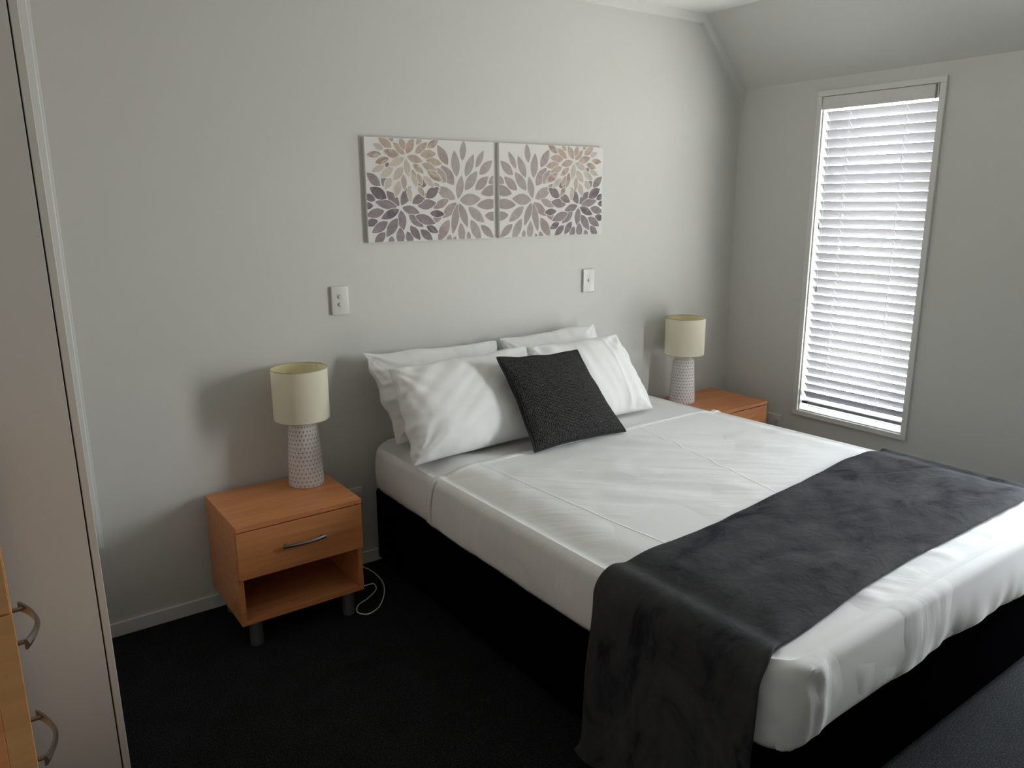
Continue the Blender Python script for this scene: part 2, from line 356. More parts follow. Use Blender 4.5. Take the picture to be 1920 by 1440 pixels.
# ---------------------------------------------------------------- venetian blind
BX = XR + 0.027
BY0, BY1 = -0.537, -1.099
bl = thing('venetian_blind', 'white horizontal slat blind half-tilted in the tall narrow window', 'blind', (BX, (BY0+BY1)/2, WZ0))
bo = Vector((BX, (BY0+BY1)/2, WZ0))
def bp(name, bm, mm, smooth=False, parent=bl):
    bmesh.ops.translate(bm, verts=bm.verts, vec=-bo); return link(name, bm, mm, parent, smooth)
bp('head_rail', B(BX-0.018, BX+0.03, WY1+.012, WY0-.010, 2.018, 2.068, bev=0.002), M['slat'])
bp('valance', B(XR-0.012, XR-0.002, WY1-.002+.006, WY0-.004, 2.010, 2.072, bev=0.0015), M['trim'])
zt, zb, NS = 1.981, 0.520, 34
tilt = math.radians(51); W2 = 0.0250
def slat_mesh():
    bm = bmesh.new(); n = 8; rows = []
    for side in (0, 1):
        for k in range(n+1):
            s = -1+2*k/n
            cx = s*W2; cz = 0.0022*(1-s*s) + (0.0013 if side else -0.0013)
            X = cx*math.cos(tilt) + cz*math.sin(tilt); Z = -cx*math.sin(tilt) + cz*math.cos(tilt)
            rows.append([bm.verts.new((X, y, Z)) for y in (BY1-(BY0+BY1)/2, -0.20, -0.155, 0, 0.155, 0.2, BY0-(BY0+BY1)/2)])
    m_ = len(rows[0])
    for a in range(n):
        for j in range(m_-1):
            bm.faces.new((rows[a][j], rows[a][j+1], rows[a+1][j+1], rows[a+1][j]))
            bm.faces.new((rows[n+1+a][j], rows[n+1+a][j+1], rows[n+2+a][j+1], rows[n+2+a][j]))
    for j in range(m_-1):
        bm.faces.new((rows[0][j], rows[0][j+1], rows[n+1][j+1], rows[n+1][j])); bm.faces.new((rows[n][j], rows[n][j+1], rows[2*n+1][j+1], rows[2*n+1][j]))
    for j in (0, m_-1):
        for a in range(n): bm.faces.new((rows[a][j], rows[a+1][j], rows[n+2+a][j], rows[n+1+a][j]))
    bmesh.ops.recalc_face_normals(bm, faces=bm.faces); return bm
s0 = link('slat', slat_mesh(), M['slat'], bl, True); s0.location = (0, 0, zt-WZ0)
for i in range(1, NS):
    c = s0.copy(); COL.objects.link(c); c.parent = bl; c.location = (random.uniform(-.0008, .0008), random.uniform(-.0015, .0015), zt-(zt-zb)*i/(NS-1)-WZ0)
    c.rotation_euler = (0, random.uniform(-.03, .03), 0)
br_ = bp('bottom_rail', B(BX-0.024, BX+0.024, BY1, BY0, 0.470, 0.486, bev=0.003), M['slat'])
bp('maker_tag', B(BX-0.0262, BX-0.0242, BY0-.035, BY0-.003, 0.4735, 0.4835), M['dark'], parent=bl)['label'] = 'small dark tag on the bottom rail'
for yy in (-0.668, -0.955):
    bm = bmesh.new()
    for dx in (-0.0225, 0.0225):
        tube(bm, [(BX+dx+0.0008*math.sin(k*1.9), yy, 2.012-k*(2.012-0.482)/70) for k in range(71)], 0.0008, 6)
    for k in range(NS):
        z = zt-(zt-zb)*k/(NS-1)-.003
        tube(bm, [(BX-.0225, yy, z+.017), (BX+.0225, yy, z-.017)], 0.0006, 4)
    bp('ladder_cord', bm, M['cable'])
for (yy, ze) in ((-0.557, 1.452), (-0.573, 1.125)):
    bm = bmesh.new(); tube(bm, [(XR-0.006, yy+0.002*math.sin(k*.7), 2.012-(2.012-ze)*k/24) for k in range(25)], 0.0009, 6); c = bp('pull_cord', bm, M['cable'])
    bm = bmesh.new(); cyl(bm, (XR-0.006, yy, ze-.018), 0.0045, 0.034, seg=16, bev=0.001, r2=0.0035); t = bp('tassel', bm, M['steel'], True, parent=c)
bm = bmesh.new(); cyl(bm, (XR-0.016, -1.093, 2.035), 0.004, 0.055, seg=16, bev=0.001); cyl(bm, (XR-0.013, -1.093, 2.066), 0.0035, 0.02, axis='x', seg=12); bp('tilt_wand', bm, M['steel'], True)

# ---------------------------------------------------------------- wall plates
def plate(name, label, x, z, wd, ht, horizontal=False):
    t = thing(name, label, 'switch' if 'switch' in name else 'socket', (x+wd/2, 0, z+ht/2))
    bm = bmesh.new(); box(bm, -wd/2, wd/2, -0.0115, 0, -ht/2, ht/2, bev=0.003, seg=3); link('cover_plate', bm, M['plastic'], t, True)
    return t
def button(t, x, z, r=0.0082):
    bm = bmesh.new(); cyl(bm, (x, -0.013, z), r+.0008, 0.004, axis='y', seg=24); link('button', bm, M['plastic'], t, True)
    t2 = bmesh.new(); cyl(t2, (x, -0.0155, z), r, 0.004, axis='y', seg=24, bev=0.001); link('button_cap', t2, M['plastic'], t.children[-1], True)
t = plate('light_switch', 'white two-button wall switch above the left bedside table', 1.8756, 1.1202, 0.074, 0.116)
button(t, 0.0, 0.016); button(t, 0.0, -0.016)
t = plate('light_switch', 'white single-button wall switch above the bed, below the right canvas', 3.2159, 1.117, 0.074, 0.116)
button(t, 0.0, 0.002)
def socket_plate(t, sgn=1):
    for x in (-0.03, 0.03):
        bm = bmesh.new(); box(bm, x-.006, x+.006, -0.0145, -0.011, 0.012, 0.026, bev=0.001); link('rocker', bm, M['plastic'], t, True)
        bm = bmesh.new()
        for dx, rz in ((-.007, .5), (.007, -.5)):
            n0 = len(bm.verts); box(bm, -.0012, .0012, -0.0122, -0.010, -.004, .004)
            bm.verts.ensure_lookup_table(); bmesh.ops.transform(bm, verts=bm.verts[n0:], matrix=Matrix.Translation((x+dx, 0, -0.004)) @ Matrix.Rotation(rz, 4, 'Y'))
        n0 = len(bm.verts); box(bm, x-.001, x+.001, -0.0122, -0.010, -.02, -.012); link('socket_slots', bm, M['dark'], t)
t = plate('power_socket', 'white double power socket partly hidden behind the left bedside table', 1.850, 0.290, 0.115, 0.073); socket_plate(t)
t = plate('power_socket', 'white double power socket low on the window wall beside the right bedside table', 0, 0, 0.116, 0.073); socket_plate(t)
t.location = (XR, -0.362, 0.338); t.rotation_euler = (0, 0, -math.pi/2)

# ---------------------------------------------------------------- bedside tables
def handle_bm(length=0.16, base=0.016, bow=0.012, fat=1.0):
    """bowed bar along X, standing off along -Y, with end posts"""
    bm = bmesh.new(); n = 24; rows = []
    for i in range(n+1):
        s = -1+2*i/n; x = s*length/2; y = -(base + bow*(1-s*s)); th = 0.0045*fat; hh = (0.0055+0.0022*abs(s)**3)*fat
        rows.append([bm.verts.new((x, y+dy, dz)) for dy, dz in ((th*.5, -hh), (-th*.3, -hh), (-th*.9, 0), (-th*.3, hh), (th*.5, hh))])
    for i in range(n):
        for k in range(5): bm.faces.new((rows[i][k], rows[i][(k+1) % 5], rows[i+1][(k+1) % 5], rows[i+1][k]))
    bm.faces.new(rows[0]); bm.faces.new(rows[-1])
    for s in (-1, 1): cyl(bm, (s*(length/2-.014), -(base+bow*.3)/2, 0), 0.0035*fat, base+bow*.3, axis='y', seg=12)
    bmesh.ops.recalc_face_normals(bm, faces=bm.faces); return bm
NW, ND, NT, NB = 0.469, 0.390, 0.4825, 0.100
def make_nightstand(label):
    t = thing('bedside_table', label, 'bedside table')
    th = 0.018; fr = 0.018
    yb, yf = 0.0, -ND                     # back, front
    # local origin: floor, back left corner
    link('top', B(0, NW, yf, yb, NT-0.019, NT, bev=0.0012), M['wood'], t)
    for x in (0, NW-th): link('side_panel', B(x, x+th, yf+fr, yb, NB, NT-0.019, bev=0.0006), M['wood'], t)
    link('bottom_panel', B(th, NW-th, yf+fr, yb, NB, NB+th, bev=0.0006), M['wood'], t)
    link('shelf', B(th, NW-th, yf+fr+.002, yb-.006, NB+.185, NB+.185+th*.8), M['wood'], t)
    link('back_panel', B(th, NW-th, yb-0.006, yb, NB+th, NT-0.019), M['wood'], t)
    d = link('drawer', B(0.0015, NW-.0015, yf+.001, yf+fr, 0.283, NT-0.0235, bev=0.0012), M['wood'], t)
    bx_ = bmesh.new(); box(bx_, th+.01, NW-th-.01, yf+fr, yb-.03, 0.31, 0.42); link('drawer_box', bx_, M['wood'], d)
    h = link('handle', handle_bm(), M['steel'], d, True); h.location = (0.236, yf, 0.378); h['label'] = 'bowed brushed metal handle'
    for lx, ly in ((.055, yf+.05), (NW-.055, yf+.05), (.055, -.05), (NW-.055, -.05)):
        bm = bmesh.new(); cyl(bm, (lx, ly, NB/2+.001), 0.0235, NB-.002, seg=32, bev=0.001); link('leg', bm, M['leg'], t, True)
    return t
n1 = make_nightstand('wooden bedside table left of the bed, orange-brown, with one drawer over an open shelf')
n1.location = (1.3102, -0.024, 0)
n2 = copy_tree(n1); n2.location = (3.7502, -0.036, 0)
n2['label'] = 'wooden bedside table right of the bed, in the corner beside the window'
for n in (n1, n2): n['group'] = 'matching bedside tables'

# ---------------------------------------------------------------- lamps
def make_lamp(label):
    t = thing('table_lamp', label, 'lamp')
    bm = bmesh.new()
    prof = [(0.0655, 0.0), (0.068, 0.002), (0.0683, 0.006)]
    for k in range(1, 15): prof.append((0.0683-0.0105*(k/14)**1.2, 0.006+k*0.214/14))
    for k in range(1, 9):
        a = k/8*math.pi/2; prof.append((0.0578-0.030*(1-math.cos(a)), 0.220+0.032*math.sin(a)))
    lathe(bm, prof, 72, uv=True)
    b = link('lamp_base', bm, M['ceramic'], t, True)
    bm = bmesh.new(); lathe(bm, [(0.0, 0.001), (0.0655, 0.001)], 72); bmesh.ops.remove_doubles(bm, verts=bm.verts, dist=1e-5); link('foot', bm, M['ceramic_plain'], t)
    bm = bmesh.new(); lathe(bm, [(0.0, 0.251), (0.028, 0.251), (0.012, 0.256), (0.011, 0.285), (0.0, 0.286)], 32); bmesh.ops.remove_doubles(bm, verts=bm.verts, dist=1e-5)
    link('bulb_holder', bm, M['plastic'], t, True)
    bm = bmesh.new(); lathe(bm, [(0.0, 0.286), (0.013, 0.288), (0.015, 0.31), (0.028, 0.335), (0.030, 0.35), (0.024, 0.372), (0.0, 0.381)], 32); bmesh.ops.remove_doubles(bm, verts=bm.verts, dist=1e-5)
    link('bulb', bm, M['plastic'], t, True)
    zb_, zt_ = 0.269, 0.468; R0, R1 = 0.1062, 0.1062
    bm = bmesh.new(); lathe(bm, [(R0-.001, zb_), (R0, zb_), (R1, zt_), (R1-.001, zt_)], 96); sh = link('lamp_shade', bm, M['shade'], t, True)
    bm = bmesh.new(); lathe(bm, [(R0-.0018, zb_+.001), (R1-.0018, zt_-.001)], 96); link('lining', bm, M['lining'], sh, True)['label'] = 'yellow inner lining'
    for z in (zb_, zt_):
        bm = bmesh.new(); tube(bm, [((R0-.0005)*math.cos(a*math.pi/48), (R0-.0005)*math.sin(a*math.pi/48), z) for a in range(97)], 0.0014, 6, cap=False)
        link('rim', bm, M['rim'], sh, True)
    bm = bmesh.new()
    for k in range(3):
        a = k*2*math.pi/3+.3; tube(bm, [(0.012*math.cos(a), 0.012*math.sin(a), 0.287), (R0*math.cos(a), R0*math.sin(a), 0.287)], 0.0012, 6)
    link('spider_ring', bm, M['steel'], sh, True)
    return t
l1 = make_lamp('table lamp with cream drum shade standing on the left bedside table')
l1.location = (1.676, -0.132, NT)
l2 = copy_tree(l1); l2.location = (3.829, -0.150, NT)
l2['label'] = 'table lamp with cream drum shade on the right bedside table near the window'
for n in (l1, l2): n['group'] = 'matching table lamps'
# cords
bm = bmesh.new()
tube(bm, spline([(1.722, -0.085, NT+.004), (1.745, -0.05, NT+.006), (1.770, -0.028, NT+.006), (1.788, -0.012, NT-.01), (1.80, -0.0095, 0.42), (1.83, -0.03, 0.34), (1.875, -0.04, 0.322)], 8), 0.0026, 8)
box(bm, 1.862, 1.892, -0.050, -0.0135, 0.306, 0.338, bev=0.004)
tag(link('lamp_cord', bm, M['cable'], smooth=True), 'white lamp cord running off the back of the left bedside table', 'cord')
bm = bmesh.new()
tube(bm, spline([(1.917, -0.025, 0.30), (1.925, -0.022, 0.15), (1.935, -0.03, 0.015), (1.945, -0.075, 0.005), (1.950, -0.14, 0.005), (1.940, -0.225, 0.005), (1.903, -0.312, 0.005), (1.838, -0.397, 0.005), (1.778, -0.422, 0.005),
                 (1.751, -0.385, 0.005), (1.778, -0.335, 0.005), (1.831, -0.309, 0.005), (1.890, -0.262, 0.005), (1.904, -0.212, 0.005), (1.873, -0.205, 0.005), (1.80, -0.20, 0.005), (1.74, -0.15, 0.005)], 10), 0.0024, 8)
box(bm, 1.905, 1.929, -0.042, -0.0135, 0.292, 0.318, bev=0.004)
tag(link('charging_cable', bm, M['cable'], smooth=True), 'white cable looping on the carpet beside the left bedside table', 'cable')

# ---------------------------------------------------------------- canvases
def lens(cx, cy, ang, r0, r1, wd, n=12):
    pts = []
    for s in (1, -1):
        for k in range(n):
            t = k/n if s == 1 else 1-k/n
            hw = wd/2*math.sin(math.pi*min(1, t**0.92))**0.85 if 0 < t < 1 else 0
            r = r0+(r1-r0)*t
            pts.append((cx+r*math.cos(ang)-s*hw*math.sin(ang), cy+r*math.sin(ang)+s*hw*math.cos(ang)))
    return pts
def clip(poly, x0, x1, y0, y1):
    for ax, val, sg in ((0, x0, 1), (0, x1, -1), (1, y0, 1), (1, y1, -1)):
        out = []
        for i in range(len(poly)):
            a, b = poly[i-1], poly[i]; ia, ib = sg*(a[ax]-val) >= 0, sg*(b[ax]-val) >= 0
            if ia != ib:
                t = (val-a[ax])/(b[ax]-a[ax]); out.append((a[0]+t*(b[0]-a[0]), a[1]+t*(b[1]-a[1])))
            if ib: out.append(b)
        poly = out
        if len(poly) < 3: return []
    return poly
PETALS = {
 'g': [(778,560,805,388,66),(790,572,945,562,88),(758,562,612,470,82),(768,590,658,700,72),(776,595,738,822,64),(788,592,850,772,64),(708,566,592,628,58),(768,400,748,203,74),(832,400,893,235,68),(828,498,920,360,76),(905,498,1002,400,72),
       (748,458,652,312,88),(703,312,625,165,72),(808,283,820,132,56),(908,335,968,208,50),(935,385,1030,283,70),(1003,450,1078,398,60),(945,525,1105,478,82),(915,610,1095,596,78),(853,622,973,737,74),(975,685,1100,700,70),(872,715,948,880,74),(945,755,1042,850,62),
       (797,735,812,892,64),(713,712,630,872,80),(665,650,588,738,60),(762,835,742,880,30),(852,800,862,880,38),(722,820,700,890,44),(640,500,600,440,50),(690,440,600,330,80)],
 'd': [(360,602,430,462,72),(345,605,250,495,68),(328,612,166,573,64),(345,632,212,698,62),(358,637,374,792,68),(366,618,495,658,62),(252,550,128,468,78),(205,458,105,360,66),(170,562,86,520,50),(155,603,75,598,48),(235,640,103,674,64),(188,712,95,738,56),
       (262,720,143,800,66),(335,695,250,832,72),(242,797,165,885,62),(290,825,285,895,48),(352,764,355,900,68),(402,793,442,892,58),(425,752,500,856,60),(415,672,522,762,64),(462,680,612,738,70),(480,608,618,587,72),(440,588,545,520,64),(540,548,636,475,72),
       (570,662,678,672,52),(545,757,632,805,52),(500,782,592,862,60),(268,470,212,395,58),(285,330,238,290,38),(480,470,560,410,60)],
 'p': [(383,232,300,140,50),(397,225,450,112,60),(348,243,228,200,58),(380,254,272,312,54),(391,262,416,400,54),(402,246,518,284,54),(382,198,350,104,50),(290,178,190,108,56),(228,190,152,150,42),(212,224,105,230,46),(268,258,168,288,50),(238,312,142,352,42),
       (462,225,552,145,54),(548,185,634,130,50),(468,160,512,104,36),(428,118,432,90,30),(300,135,268,92,34),(500,235,615,228,62),(540,275,658,302,54),(445,300,525,372,48),(510,300,622,352,52),(552,352,660,430,58),(300,325,205,395,54),(372,320,304,420,58),
       (285,402,240,482,52),(345,425,318,540,56),(375,375,384,492,44),(440,340,474,470,50),(412,460,430,578,40),(476,370,512,452,40),(520,390,602,472,48),(485,460,528,542,42)]}
def make_canvas(label, x0, x1, z0, z1, flip, seed):
    rnd = random.Random(seed)
    t = thing('canvas_print', label, 'wall art', (x0, 0, z0), group='pair of floral canvases above the bed')
    W, H, D = x1-x0, z1-z0, 0.0175
    link('stretched_canvas', B(0, W, -D, 0, 0, H, bev=0.0015), M['canvas'], t)
    bm = bmesh.new(); mats = [M['canvas']] + INK['p'] + INK['d'] + INK['g']; off = {'p': 1, 'd': 4, 'g': 7}
    lay = [0]
    def put(poly, mi):
        q = [(W-a, b) if flip else (a, b) for a, b in poly]
        q = clip(q, 0.002, W-.002, 0.002, H-.002)
        if len(q) < 3: return
        lay[0] += 1; y = -D-0.0002-lay[0]*2.0e-6
        vs = []
        for a, b in q:
            if not vs or (vs[-1].co-Vector((a, y, b))).length > 1e-5: vs.append(bm.verts.new((a, y, b)))
        if len(vs) > 2:
            f = bm.faces.new(vs); f.material_index = mi
            if f.normal.y > 0 or True:
                f.normal_update()
                if f.normal.y > 0: f.normal_flip()
    import numpy as np
    src = [(85, 95), (1038, 150), (1045, 853), (120, 873)]; dst = [(0, H), (W, H), (W, 0), (0, 0)]
    A_, b_ = [], []
    for (x_, y_), (u_, v_) in zip(src, dst):
        A_.append([x_, y_, 1, 0, 0, 0, -u_*x_, -u_*y_]); b_.append(u_); A_.append([0, 0, 0, x_, y_, 1, -v_*x_, -v_*y_]); b_.append(v_)
    h_ = np.linalg.solve(np.array(A_, float), np.array(b_, float))
    def hm(x_, y_):
        d_ = h_[6]*x_+h_[7]*y_+1; return ((h_[0]*x_+h_[1]*y_+h_[2])/d_, (h_[3]*x_+h_[4]*y_+h_[5])/d_)
    for kind in 'gdp':
        for (ax_, ay_, bx_, by_, wd_) in PETALS[kind]:
            a_, c_ = hm(ax_, ay_), hm(bx_, by_); ln_ = math.hypot(c_[0]-a_[0], c_[1]-a_[1]); an = math.atan2(c_[1]-a_[1], c_[0]-a_[0])
            wm = wd_*0.000585
            o_ = 0.0035
            put(lens(a_[0], a_[1], an, -o_, ln_+o_*1.4, wm+o_*1.5), 0)
            put(lens(a_[0], a_[1], an, 0, ln_, wm), off[kind]+(rnd.choice((0, 1, 1, 2)) if kind != 'p' else (2 if ay_ > 290 and rnd.random() < .6 else rnd.choice((0, 0, 1, 2)))))
    link('floral_print', bm, mats, t)
    return t
make_canvas('left canvas of the pair above the bed, plum dahlia in its lower left corner', 2.0475, 2.6706, 1.4043, 1.8216, False, 3)
make_canvas('right canvas of the pair above the bed, plum dahlia in its lower right corner', 2.7011, 3.3241, 1.4043, 1.8216, True, 3)

# ---------------------------------------------------------------- bed
BXL, BXR, BYH, BYF = 2.000, 3.600, -0.030, -2.100
ZB, ZE = 0.350, 0.552
XC = (BXL+BXR)/2
def sm(t): t = max(0, min(1, t)); return t*t*(3-2*t)
def top_h(x, y):
    d = min(x-BXL, BXR+0.05*sm((-y)/2.1)-x, (BYH-y)*1.5+.06, y-BYF)
    return ZE + 0.030*sm(d/0.17)
def right_x(y): return BXR + 0.04*sm(-y/2.1)
def bed_mesh(off=0.0, step=0.016, zb=ZB, yhem=None, wr=None, faces=('top', 'l', 'r', 'f', 'h')):
    """rounded box with a soft crown; off = distance outside the mattress"""
    r = 0.026+off; Rp = 0.085+off
    x0, x1, y0, y1, z0, z1 = BXL-off, BXR+off, BYF-off, BYH+off, zb, ZE+off
    bm = bmesh.new()
    def axis(a, b, st): n = max(2, int(round((b-a)/st))); return [a+(b-a)*i/n for i in range(n+1)]
    ax, ay, az = axis(x0, x1, step), axis(y0, y1, step), axis(z0, z1, step)
    cache = {}
    def V(x, y, z):
        k = (round(x, 5), round(y, 5), round(z, 5))
        if k in cache: return cache[k]
        # plan rounding
        cxp = min(max(x, x0+Rp), x1-Rp); cyp = min(max(y, y0+Rp), y1-Rp); dx, dy = x-cxp, y-cyp
        if dx and dy: f = max(abs(dx), abs(dy))/math.hypot(dx, dy); X, Y = cxp+dx*f, cyp+dy*f
        else: X, Y = x, y
        # how far from the outline (0 = on side)
        dside = min(x-x0, x1-x, y-y0, y1-y)
        Z = z; nx, ny = 0.0, 0.0
        ctr = Vector((X-XC, Y-(y0+y1)/2))
        def inward(d):
            tx = -1 if abs(dx) >= 1e-9 and dx > 0 else (1 if dx < 0 else 0); ty = -1 if dy > 0 else (1 if dy < 0 else 0)
            v = Vector((-dx, -dy)); 
            if v.length < 1e-9: return Vector((0, 0))
            return v.normalized()*d
        # edge roundover between top and side
        if z >= z1-1e-6 and dside < r:
            t = (r-dside)/r*math.pi/4; Z = z1-r+r*math.cos(t)
            sh = (r-dside) - r*math.sin(t); iv = inward(1); X += iv.x*sh; Y += iv.y*sh
        elif z > z1-r:
            t = (z1-z)/r*math.pi/4; t2 = math.pi/2-t_ if False else None
            tt = math.pi/4 + (1-(z-(z1-r))/r)*math.pi/4
            Z = z1-r+r*math.cos(tt); iv = inward(r-r*math.sin(tt)); X += iv.x; Y += iv.y
        else:
            # slight belly on the side walls, tucked in at the bottom edge
            q = (z-z0)/(z1-r-z0); bulge = 0.008*math.sin(math.pi*q) - 0.020*(1-sm(q/0.16))
            iv = inward(-bulge); X += iv.x; Y += iv.y
        Z += (top_h(X, Y)-ZE)*(1.0 if z >= z1-1e-6 else 0.0)
        X += (right_x(Y)-BXR)*sm((X-XC)/0.8)
        p = Vector((X, Y, Z))
        if wr: p += wr(p, dside, z)
        cache[k] = bm.verts.new(p); return cache[k]
    def quad(a, b, c, d):
        vs = [V(*q) for q in (a, b, c, d)]
        if len(set(vs)) == 4:
            try: bm.faces.new(vs)
            except ValueError: pass
    if 'top' in faces:
        for i in range(len(ax)-1):
            for j in range(len(ay)-1): quad((ax[i], ay[j], z1), (ax[i+1], ay[j], z1), (ax[i+1], ay[j+1], z1), (ax[i], ay[j+1], z1))
    for k in range(len(az)-1):
        a, b = az[k], az[k+1]
        for j in range(len(ay)-1):
            if 'l' in faces: quad((x0, ay[j+1], a), (x0, ay[j], a), (x0, ay[j], b), (x0, ay[j+1], b))
            if 'r' in faces: quad((x1, ay[j], a), (x1, ay[j+1], a), (x1, ay[j+1], b), (x1, ay[j], b))
        for i in range(len(ax)-1):
            if 'f' in faces: quad((ax[i], y0, a), (ax[i+1], y0, a), (ax[i+1], y0, b), (ax[i], y0, b))
            if 'h' in faces: quad((ax[i+1], y1, a), (ax[i], y1, a), (ax[i], y1, b), (ax[i+1], y1, b))
    if yhem is not None:
        kill = [f for f in bm.faces if f.calc_center_median().y > yhem(f.calc_center_median())]
        bmesh.ops.delete(bm, geom=kill, context='FACES')
        for v in bm.verts:
            if v.is_boundary and v.co.z > zb+.02:
                pass
    bmesh.ops.recalc_face_normals(bm, faces=bm.faces)
    return bm
def nz(x, y, z, s): return noise.noise(Vector((x*s, y*s, z*s)))
def wr_fit(p, d, z):
    v = Vector((0, 0, 0))
    if z < ZE-.02 and d < 0.02:
        a = 0.003*nz(p.x*1.0, p.y*3, p.z*1.2, 9); v += Vector((a, a*.5, 0.006*nz(p.x, p.y, 0, 6) if z < ZB+.03 else 0))
    return v
def wr_sheet(p, d, z):
    v = Vector((0, 0, 0))
    top = z >= ZE
    v.z += 0.0045*math.exp(-((p.y+0.588)/0.013)**2)*(1 if top else 0)
    if top and d > 0.05:
        g = sm((p.x-2.15)/.3)*sm((-0.55-p.y)/.2)
        a = p.x*0.74-p.y*0.67; c = p.x*0.67+p.y*0.74
        n1_ = noise.noise(Vector((c*16+0.8*noise.noise(Vector((a*2, c*2, 4))), a*2.0, 1.7)))
        pat = sm((noise.noise(Vector((p.x*2.2, p.y*2.2, 9.3)))+0.25)/0.5)
        v.z += g*(0.0105*pat*n1_ + 0.0050*noise.noise(Vector((c*34, a*3.5, 5.1)))*pat)
        v.z += 0.003*nz(p.x, p.y, 3, 3.0)
        v.z += 0.0016*sm((-0.55-p.y)/.2)*noise.noise(Vector((p.x*30, p.y*1.6, 2.0)))*sm((p.x-3.3)/.2)
    elif not top:
        q = 1-(z-ZB)/(ZE-ZB)
        foot = p.y < BYF+0.02
        if foot:
            s = p.x; k = sm((s-2.3)/.3)
            a = q**3*(0.016*noise.noise(Vector((s*6, 2.2, q*1.0))) + 0.010*noise.noise(Vector((s*14, 7.7, q*1.5))))*k
            v += Vector((0, -a, -0.012*q*noise.noise(Vector((s*3.5, 0.4, 0)))))
            c = sm((2.20-s)/.16)
            w_ = s*0.8+z*0.9                      # folded corner: soft diagonal pleats
            v += Vector((0, -c*(0.010*noise.noise(Vector((w_*20, 1.0, 3.0)))), -c*q*0.014))
            v.y -= 0.0035*math.exp(-((s-2.135+0.10*(z-.45)**2*8)/0.013)**2)
        else:
            s = p.y
            a = q*q*(0.009*noise.noise(Vector((s*6, 1.2, q*1.5))) + 0.003*noise.noise(Vector((s*16, 3.3, q*2))))
            sg = -1 if p.x < XC else 1
            v += Vector((sg*a, 0, 0.012*q*noise.noise(Vector((s*2.7, 8.4, 0)))))
            c = sm((BYF+.25-s)/.2)
            v += Vector((sg*c*0.010*noise.noise(Vector(((s*0.8-z*0.9)*20, 1.0, 3.0))), 0, -c*q*.008))
    return v
bed = thing('bed', 'double bed with black fabric base and white mattress against the back wall', 'bed', (XC, (BYH+BYF)/2, 0))
def toloc(ob): 
    for v in ob.data.vertices: v.co -= bed.location
def child_of_bed(ob): toloc(ob); ob.parent = bed; return ob
bm = bmesh.new(); box(bm, BXL+.016, BXR-.010, BYF+.035, BYH+.005, 0.02, ZB+.004, bev=0.02, seg=3); child_of_bed(link('bed_base', bm, M['black_fabric'], smooth=True))
for x in (BXL+.1, XC, BXR-.1):
    for y in (BYF+.15, BYH-.15):
        bm = bmesh.new(); cyl(bm, (x, y, 0.0125), 0.025, 0.025, seg=20); child_of_bed(link('glide', bm, M['dark'], smooth=True))
mt = child_of_bed(link('mattress', bed_mesh(0.0, 0.016, wr=wr_fit), M['fitted'], smooth=True))
mt['label'] = 'mattress in a white fitted sheet'
sd = mt.modifiers.new('solid', 'SOLIDIFY'); sd.thickness = 0.01; sd.offset = -1
# seam on the left side of the fitted sheet
def hem(c):
    side = c.z < ZE-.004
    return -0.572 - (0.03 if side else 0.0) + 0.006*noise.noise(Vector((c.x*5, c.z*8, 0)))*1.0
# snap hem edge so it reads as a straight hem
def cut_hem(bm, yv):
    geom = bm.verts[:]+bm.edges[:]+bm.faces[:]
    bmesh.ops.bisect_plane(bm, geom=geom, plane_co=(0, yv, 0), plane_no=Vector((0.0, 1, 0.14)).normalized(), clear_outer=True)
bm = bed_mesh(0.006, 0.0125, zb=ZB-.004, wr=wr_sheet, faces=('top', 'l', 'r', 'f'))
cut_hem(bm, -0.491)
sh = link('top_sheet', bm, M['sheet'], smooth=True); md = sh.modifiers.new('solid', 'SOLIDIFY'); md.thickness = 0.005; md.offset = 0
tag(sh, 'smooth white top sheet covering the bed from pillows to foot, tucked in', 'sheet')

# folded hem band along the head end of the sheet
bm = bed_mesh(0.0140, 0.0125, zb=ZB+.006, wr=wr_fit, faces=('top', 'l', 'r'))
cut_hem(bm, -0.4905)
bmesh.ops.bisect_plane(bm, geom=bm.verts[:]+bm.edges[:]+bm.faces[:], plane_co=(0, -0.519, 0), plane_no=Vector((0.0, -1, -0.14)).normalized(), clear_outer=True)
hb = link('hem', bm, M['sheet'], sh, True); md = hb.modifiers.new('solid', 'SOLIDIFY'); md.thickness = 0.005; md.offset = -1

